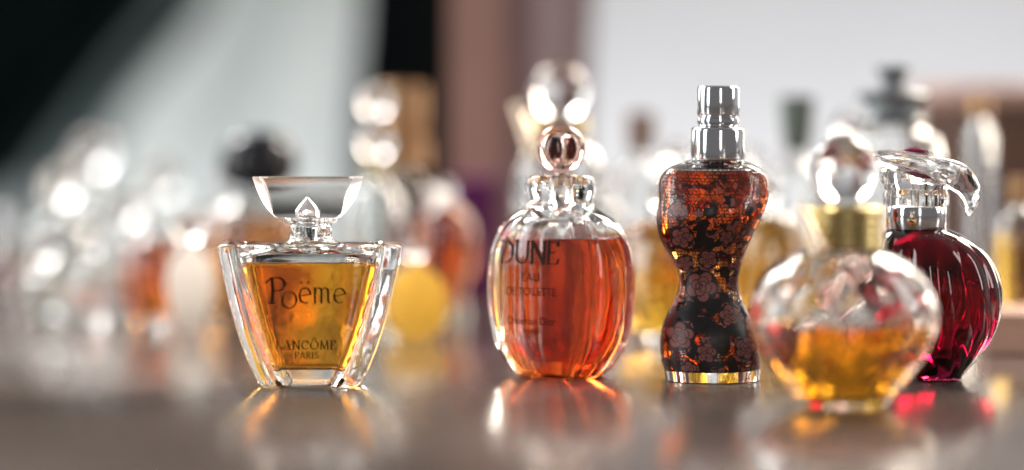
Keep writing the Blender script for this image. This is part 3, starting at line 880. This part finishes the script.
def ballcap(cy, r, m=None, stem=4, nm='ball_stopper', seg=18, facet=0):
    pr = [(max(0.3, r*sin(pi*i/seg)), cy - r*cos(pi*i/seg)) for i in range(seg+1)]
    pr = pr[:-2] + [(r*0.42, cy + r + 1.0), (r*0.42, cy + r + stem)]
    return (nm, m or M['crystal'], pr, dict(n=facet or 40, sharp=15 if facet else 35))

# --- left cluster of sparkling clear bottles, ball stoppers added to throw bokeh glints
bg('tall clear bottle with a crystal ball stopper, highest in the left cluster', 95, 88, [(9, 178), (11, 190), (26, 205), (31, 225), (31, 270), (27, 290)], 240, M['pale'], [ballcap(152, 21)], flute=10, amp=0.03)
bg('wide clear bottle with two bright glints left of the tallest stopper', 62, 84, [(10, 205), (13, 212), (30, 226), (36, 250), (32, 290), (26, 296)], 262, M['pale'], [ballcap(184, 19)], flute=12, amp=0.03)
bg('clear bottle with round crystal stopper just above the orange one', 163, 90, [(9, 200), (11, 206), (24, 218), (30, 240), (28, 275), (22, 286)], 250, M['pale'], [ballcap(180, 18)], flute=8, amp=0.04)
bg('small clear bottle between the tall stopper and the orange bottle', 128, 80, [(8, 226), (10, 232), (20, 244), (24, 262), (22, 292), (17, 305)], 275, M['peach'], [ballcap(208, 16)], flute=8, amp=0.03)
bg('small low clear bottle at the left edge near the front', 44, 76, [(8, 268), (10, 273), (22, 283), (25, 300), (20, 312)], 292, M['pale'], [ballcap(250, 16)], flute=10, amp=0.03)
bg('squat round bottle of flame orange perfume in the left cluster', 153, 72, [(7, 232), (9, 236), (24, 246), (31, 272), (26, 300), (18, 318)], 240, M['flame'], [ballcap(228, 8)], flute=0)
bg('milky white glass bottle just right of the flame orange one', 190, 70, [(8, 246), (10, 250), (20, 262), (24, 285), (20, 308), (16, 313)], None, None, [ballcap(228, 15)], glass_m=M['frosted'])
bg('pale pink bottle with silver cap cut by the left edge', 6, 86, [(8, 232), (10, 240), (22, 250), (26, 275), (22, 292)], 255, M['pinkish'], [('cap', M['silver'], [(1, 205), (10, 206), (11, 208), (11, 230), (7, 231)])])
bg('small pink tinted bottle low between the left glints', 92, 74, [(8, 256), (9, 262), (19, 272), (22, 292), (17, 318)], 285, M['pinkish'], [ballcap(246, 9)], flute=8, amp=0.03)
bg('slim clear bottle with silver cap left of the black capped bottle', 216, 84, [(9, 196), (10, 203), (20, 212), (22, 250), (18, 294)], 240, M['pale'], [('cap', M['silver'], [(1, 172), (9, 173), (10, 175), (10, 194), (6, 195)])], flute=8, amp=0.03)

# --- black capped amber bottle behind the flared one
bg('round amber bottle with a glossy black domed cap behind the flared bottle', 258, 75, [(24, 190), (28, 198), (50, 214), (58, 240), (54, 290), (38, 316)], 216, M['tawny'],
   [('cap', M['black'], [(1, 131), (14, 132), (27, 137), (36, 148), (39, 162), (37, 176), (30, 184), (20, 187)]), ('collar', M['silver'], [(20, 187.5), (25, 188), (25, 193), (18, 194)])])
# --- gold capped tall bottle
bg('tall clear bottle with a high copper gold cap in front of the black drape', 402, 78, [(16, 172), (20, 180), (38, 192), (42, 215), (42, 290), (36, 310)], 262, M['yellow'],
   [('cap', M['copper'], [(1, 84), (20, 85), (24, 88), (24, 128), (20, 132), (20, 136), (26, 140), (27, 168), (18, 170)])])
bg('slender clear bottle with stacked crystal balls beside the copper gold cap', 376, 74, [(10, 176), (12, 182), (24, 194), (28, 215), (28, 300), (22, 318)], 280, M['yellow'],
   [ballcap(101, 16), ('lower_ball', M['crystal'], [(q, 142 - 17*cos(pi*i/16)) for i, q in ((i, max(4, 17*sin(pi*i/16))) for i in range(17))]), ('collar', M['gold'], [(5, 159.5), (13, 161), (13, 174), (8, 175)])])
bg('round peach orange bottle right of the flared bottle', 446, 74, [(8, 198), (10, 202), (24, 214), (31, 238), (28, 268), (20, 290), (24, 312)], 206, M['orange'], [ballcap(188, 9)])
bg('low milky yellow glass bottle glowing behind the right side of the flared bottle', 415, 68, [(8, 262), (10, 267), (25, 277), (33, 302), (27, 328), (18, 338)], None, None, [ballcap(250, 11)], glass_m=M['frosted_yellow'])
# purple box
def box_thing(label, name, px0, px1, top, d, t, m, cat, rz=0, band=None):
    w = (X(px1, d) - X(px0, d))/2
    root = thing(name, label, cat, X((px0+px1)/2, d), d+t/2, rz=rz)
    h = Z(top, d); e = 0.06
    def ring(z, i): return [(w-i, -t/2+i, z), (w-i, t/2-i, z), (-w+i, t/2-i, z), (-w+i, -t/2+i, z)]
    bm = bmesh.new(); add_rings(bm, [ring(0, e), ring(e, 0), ring(h*0.8, 0)])
    link('box_body', bm, m, root)
    bm = bmesh.new(); add_rings(bm, [ring(h*0.8+0.015, -0.04), ring(h-e, -0.04), ring(h, e)])
    link('lid', bm, band or m, root)
    return root
box_thing('dark purple card box standing left of the round orange bottle', 'perfume_box', 452, 497, 178, 82, 3, M['purple'], 'box')

# --- behind the oval bottle
r = bg('tall bottle with a crystal ball stopper and gold collar behind the round DUNE bottle', 560, 70, [(22, 134), (24, 140), (38, 152), (46, 180), (46, 290), (38, 325)], 290, M['peach'],
   [ballcap(92, 29), ('collar', M['gold'], [(12, 117.5), (27, 118), (29, 122), (27, 127), (29, 131), (27, 135), (20, 136)])], flute=12, amp=0.02, n=60)
k = 70/F
beaded_cord(r, (-44*k, -0.5, Z(103, 70)), (-24*k, -1.2, Z(158, 70)), 0.16, 0.28)
bg('clear bottle with brown wooden cap between the round and torso bottles', 641, 76, [(11, 152), (12, 160), (30, 176), (36, 200), (36, 290), (30, 312)], 262, M['pinkish'],
   [('cap', M['brownwood'], [(1, 112), (13, 113), (14, 115), (13, 150), (8, 151)])], flute=8, amp=0.03)
bg('small clear bottle with round stopper just left of the torso bottle shoulder', 676, 72, [(9, 170), (10, 176), (22, 186), (26, 210), (26, 300), (22, 322)], 270, M['pale'], [ballcap(154, 13)], flute=10, amp=0.03)
bg('round golden bottle half hidden behind the left of the torso bottle', 662, 66, [(10, 212), (12, 217), (34, 228), (46, 262), (42, 305), (26, 336)], 224, M['gold_liq'], [ballcap(198, 12)], flute=12, amp=0.02)
bg('round golden bottle between the torso and the front round bottle', 768, 67, [(10, 205), (12, 210), (32, 222), (42, 256), (40, 302), (26, 336)], 218, M['gold_liq'], [ballcap(192, 12)], flute=12, amp=0.02)
bg('clear bottle with pink perfume behind the right side of the round orange bottle', 604, 73.5, [(9, 196), (10, 202), (20, 212), (24, 240), (22, 322)], 280, M['pinkish'], [ballcap(184, 11)], flute=8, amp=0.03)
bg('clear bottle with tapered green brown cap right of the chrome cap', 797, 72, [(12, 152), (13, 160), (32, 174), (38, 200), (38, 290), (30, 316)], 270, M['pale'],
   [('cap', M['greenbrown'], [(1, 96), (17, 97), (18, 100), (14, 140), (12, 150), (7, 151)], dict(sharp=50))], flute=8, amp=0.03)
bg('small clear bottle between the torso bottle and the green brown cap', 752, 80, [(9, 176), (10, 182), (22, 194), (25, 215), (24, 304)], 250, M['pale'], [ballcap(160, 12)], flute=9, amp=0.03)
bg('large clear bottle with a dark grey flanged stopper behind the leaf cap', 893, 67, [(30, 124), (36, 130), (46, 138), (50, 160), (50, 300), (46, 326)], 250, M['pinkish'],
   [('stopper', M['grey'], [(1, 66), (17, 66.5), (18, 71), (13, 74), (11, 80), (12, 90), (33, 92), (36, 95), (35, 99), (28, 101), (27, 112), (30, 118), (34, 121), (33, 123.4), (16, 123.8)], dict(sharp=40))], n=60)
bg('small clear bottle with ball stopper left of the grey stopper', 848, 76, [(9, 150), (10, 156), (18, 166), (22, 190), (22, 290), (18, 312)], 260, M['pale'], [ballcap(128, 14)], flute=8, amp=0.03)
bg('tall slim clear bottle in front of the brown basket at right', 980, 70, [(10, 118), (11, 126), (15, 136), (16, 170), (16, 300), (14, 330)], 262, M['peach'],
   [('cap', M['copper'], [(1, 96), (11, 97), (12, 99), (12, 116), (8, 117)])])
bg('amber bottle at the right edge below the basket rim', 1022, 68, [(12, 205), (14, 212), (26, 222), (30, 250), (28, 320), (24, 336)], 232, M['gold_liq'],
   [('cap', M['copper'], [(1, 176), (13, 177), (14, 180), (14, 202), (9, 203)])])
# brown woven basket with rolled copper rim
def basket():
    d = 84; cx = X(1010, d); k = d/F
    root = thing('basket', 'brown woven basket with a pale copper rim behind the bottles at right', 'basket', cx, d+1)
    R = 92*k; h = Z(98, d)
    rings = []
    n = 160
    def rg(r, z, ph, am): return [((r + am*sin(40*2*pi*i/n + ph))*cos(2*pi*i/n), (r + am*sin(40*2*pi*i/n + ph))*sin(2*pi*i/n), z) for i in range(n)]
    rings.append(rg(R*0.78, 0, 0, 0))
    K = 30
    for i in range(K+1):
        z = 0.05 + (h-0.05)*i/K; rings.append(rg(R*(0.80+0.12*i/K) + 0.04*sin(i*pi), z, pi*(i % 2), 0.07))
    for i in range(K+1):
        z = h - (h-0.4)*i/K; rings.append(rg(R*(0.92-0.12*i/K) - 0.3, z, 0, 0))
    bm = bmesh.new(); add_rings(bm, rings)
    link('basket_body', bm, principled('dark_wicker', (0.14, 0.07, 0.045), 0.5, noise_scale=40, noise_amt=0.5), root, sharp=70)
    bm = bmesh.new()
    tor = []
    nb = 96
    rows = []
    for i in range(nb):
        a = 2*pi*i/nb; rr = 0.36 + 0.03*sin(24*a)
        rows.append([bm.verts.new(((R*0.92-0.12 + rr*cos(b))*cos(a)*S, (R*0.92-0.12 + rr*cos(b))*sin(a)*S, (h + 0.1 + rr*sin(b))*S)) for b in [2*pi*j/16 for j in range(16)]])
    for i in range(nb):
        for j in range(16):
            bm.faces.new((rows[i][j], rows[(i+1) % nb][j], rows[(i+1) % nb][(j+1) % 16], rows[i][(j+1) % 16]))
    link('rim', bm, principled('pink_copper_rim', (0.62, 0.38, 0.30), 0.4, noise_scale=30), root, sharp=70)
basket()
box_thing('low peach coloured card box at the right edge of the table', 'card_box', 996, 1060, 312, 62.5, 3, M['peachcard'], 'box', rz=-8)

# ------------------------------------------------------------------ light
def area(name, loc, target, w, h, L, col=(1, 1, 1)):
    li = bpy.data.lights.new(name, 'AREA'); li.shape = 'RECTANGLE'; li.size = w*S; li.size_y = h*S
    li.energy = L*pi*(w*S)*(h*S); li.color = col
    o = bpy.data.objects.new(name, li); C.objects.link(o)
    o.location = Vector(loc)*S
    o.rotation_euler = (Vector(target)-Vector(loc)).to_track_quat('-Z', 'Y').to_euler()
    return o
# windows beyond the table to the left and right, then strip lights added for highlights
area('window_light', (-58, 140, 80), (-15, 75, 6), 36, 38, 26, (1.0, 0.98, 0.95))
area('window_light', (-74, 138, 34), (0, 60, 10), 18, 46, 6, (1.0, 0.99, 0.97))
area('window_light', (58, 132, 72), (5, 56, 3), 32, 36, 34, (1.0, 0.86, 0.72))
area('window_light', (62, 136, 32), (0, 60, 10), 16, 56, 13, (1.0, 0.86, 0.72))
area('window_light', (-100, 75, 35), (0, 56, 8), 26, 70, 7, (0.97, 0.99, 1.0))  # strip added at the left for vertical highlights
area('window_light', (-70, 18, 32), (0, 56, 8), 14, 60, 8, (0.95, 0.98, 1.0))  # strip added at front left for crisp highlights
area('window_light', (80, 50, 40), (5, 56, 8), 14, 60, 7, (1.0, 0.95, 0.9))  # strip added at the right for crisp highlights
area('window_light', (22, -70, 34), (3, 56, 8), 12, 60, 6, (1.0, 0.97, 0.94))  # strip added behind the camera to put a bright stripe on the chrome
area('lamp_light', (50, 180, -22), (45, WALL_Y, 2), 150, 14, 4.8, (0.98, 0.98, 1.0))  # unseen fill added low behind the table to brighten the wall
area('lamp_light', (-60, 180, -22), (-45, WALL_Y, 2), 90, 14, 10.0, (0.90, 1.0, 0.98))  # unseen teal fill added to brighten the pale curtain

w = bpy.data.worlds.new('World'); sc.world = w; w.use_nodes = True
nt = w.node_tree; nt.nodes.clear()
o = nt.nodes.new('ShaderNodeOutputWorld'); b = nt.nodes.new('ShaderNodeBackground')
# a room: bright towards the windows beyond the table, dim behind the camera and below
tc = nt.nodes.new('ShaderNodeTexCoord')
def ramp(vec, lo, hi, c0, c1):
    dp = nt.nodes.new('ShaderNodeVectorMath'); dp.operation = 'DOT_PRODUCT'; dp.inputs[1].default_value = vec
    nt.links.new(tc.outputs['Generated'], dp.inputs[0])
    mp = nt.nodes.new('ShaderNodeMapRange'); mp.inputs['From Min'].default_value = lo; mp.inputs['From Max'].default_value = hi
    mp.interpolation_type = 'SMOOTHSTEP'
    nt.links.new(dp.outputs['Value'], mp.inputs['Value'])
    mx = nt.nodes.new('ShaderNodeMix'); mx.data_type = 'RGBA'
    mx.inputs[6].default_value = (*c0, 1); mx.inputs[7].default_value = (*c1, 1)
    nt.links.new(mp.outputs[0], mx.inputs[0]); return mx.outputs[2]
c1 = ramp((0, 1, 0), -0.3, 0.5, (0.16, 0.15, 0.15), (0.50, 0.49, 0.49))
c2 = ramp((0, 0, 1), -0.35, -0.02, (0.12, 0.10, 0.09), (1, 1, 1))
mm = nt.nodes.new('ShaderNodeMix'); mm.data_type = 'RGBA'; mm.blend_type = 'MULTIPLY'; mm.inputs[0].default_value = 1
nt.links.new(c1, mm.inputs[6]); nt.links.new(c2, mm.inputs[7]); nt.links.new(mm.outputs[2], b.inputs['Color'])
b.inputs['Strength'].default_value = 1.0
nt.links.new(b.outputs[0], o.inputs['Surface'])

# ------------------------------------------------------------------ camera
cam = bpy.data.cameras.new('camera'); co = bpy.data.objects.new('camera', cam); C.objects.link(co)
co.location = (0, 0, H*S); co.rotation_euler = (radians(90), 0, 0)
cam.sensor_width = 36; cam.lens = F/1024*36
cam.shift_y = -(235-HOR)/1024
cam.clip_start = 0.01; cam.clip_end = 50
cam.dof.use_dof = True; cam.dof.focus_distance = 55.35*S
cam.dof.aperture_fstop = (cam.lens*0.1)/2.5
cam.dof.aperture_ratio = 1.0
sc.camera = co

sc.render.engine = 'CYCLES'
cy = sc.cycles
cy.max_bounces = 28; cy.transmission_bounces = 26; cy.glossy_bounces = 10; cy.diffuse_bounces = 3; cy.transparent_max_bounces = 16
cy.volume_bounces = 0
cy.caustics_reflective = True; cy.caustics_refractive = True; cy.blur_glossy = 0.4
cy.sample_clamp_indirect = 60.0
cy.use_denoising = True; cy.denoiser = 'OPENIMAGEDENOISE'
try: cy.denoising_input_passes = 'RGB_ALBEDO_NORMAL'
except Exception: pass
sc.view_settings.view_transform = 'Standard'; sc.view_settings.look = 'None'
sc.view_settings.exposure = 0.18; sc.view_settings.gamma = 1.0
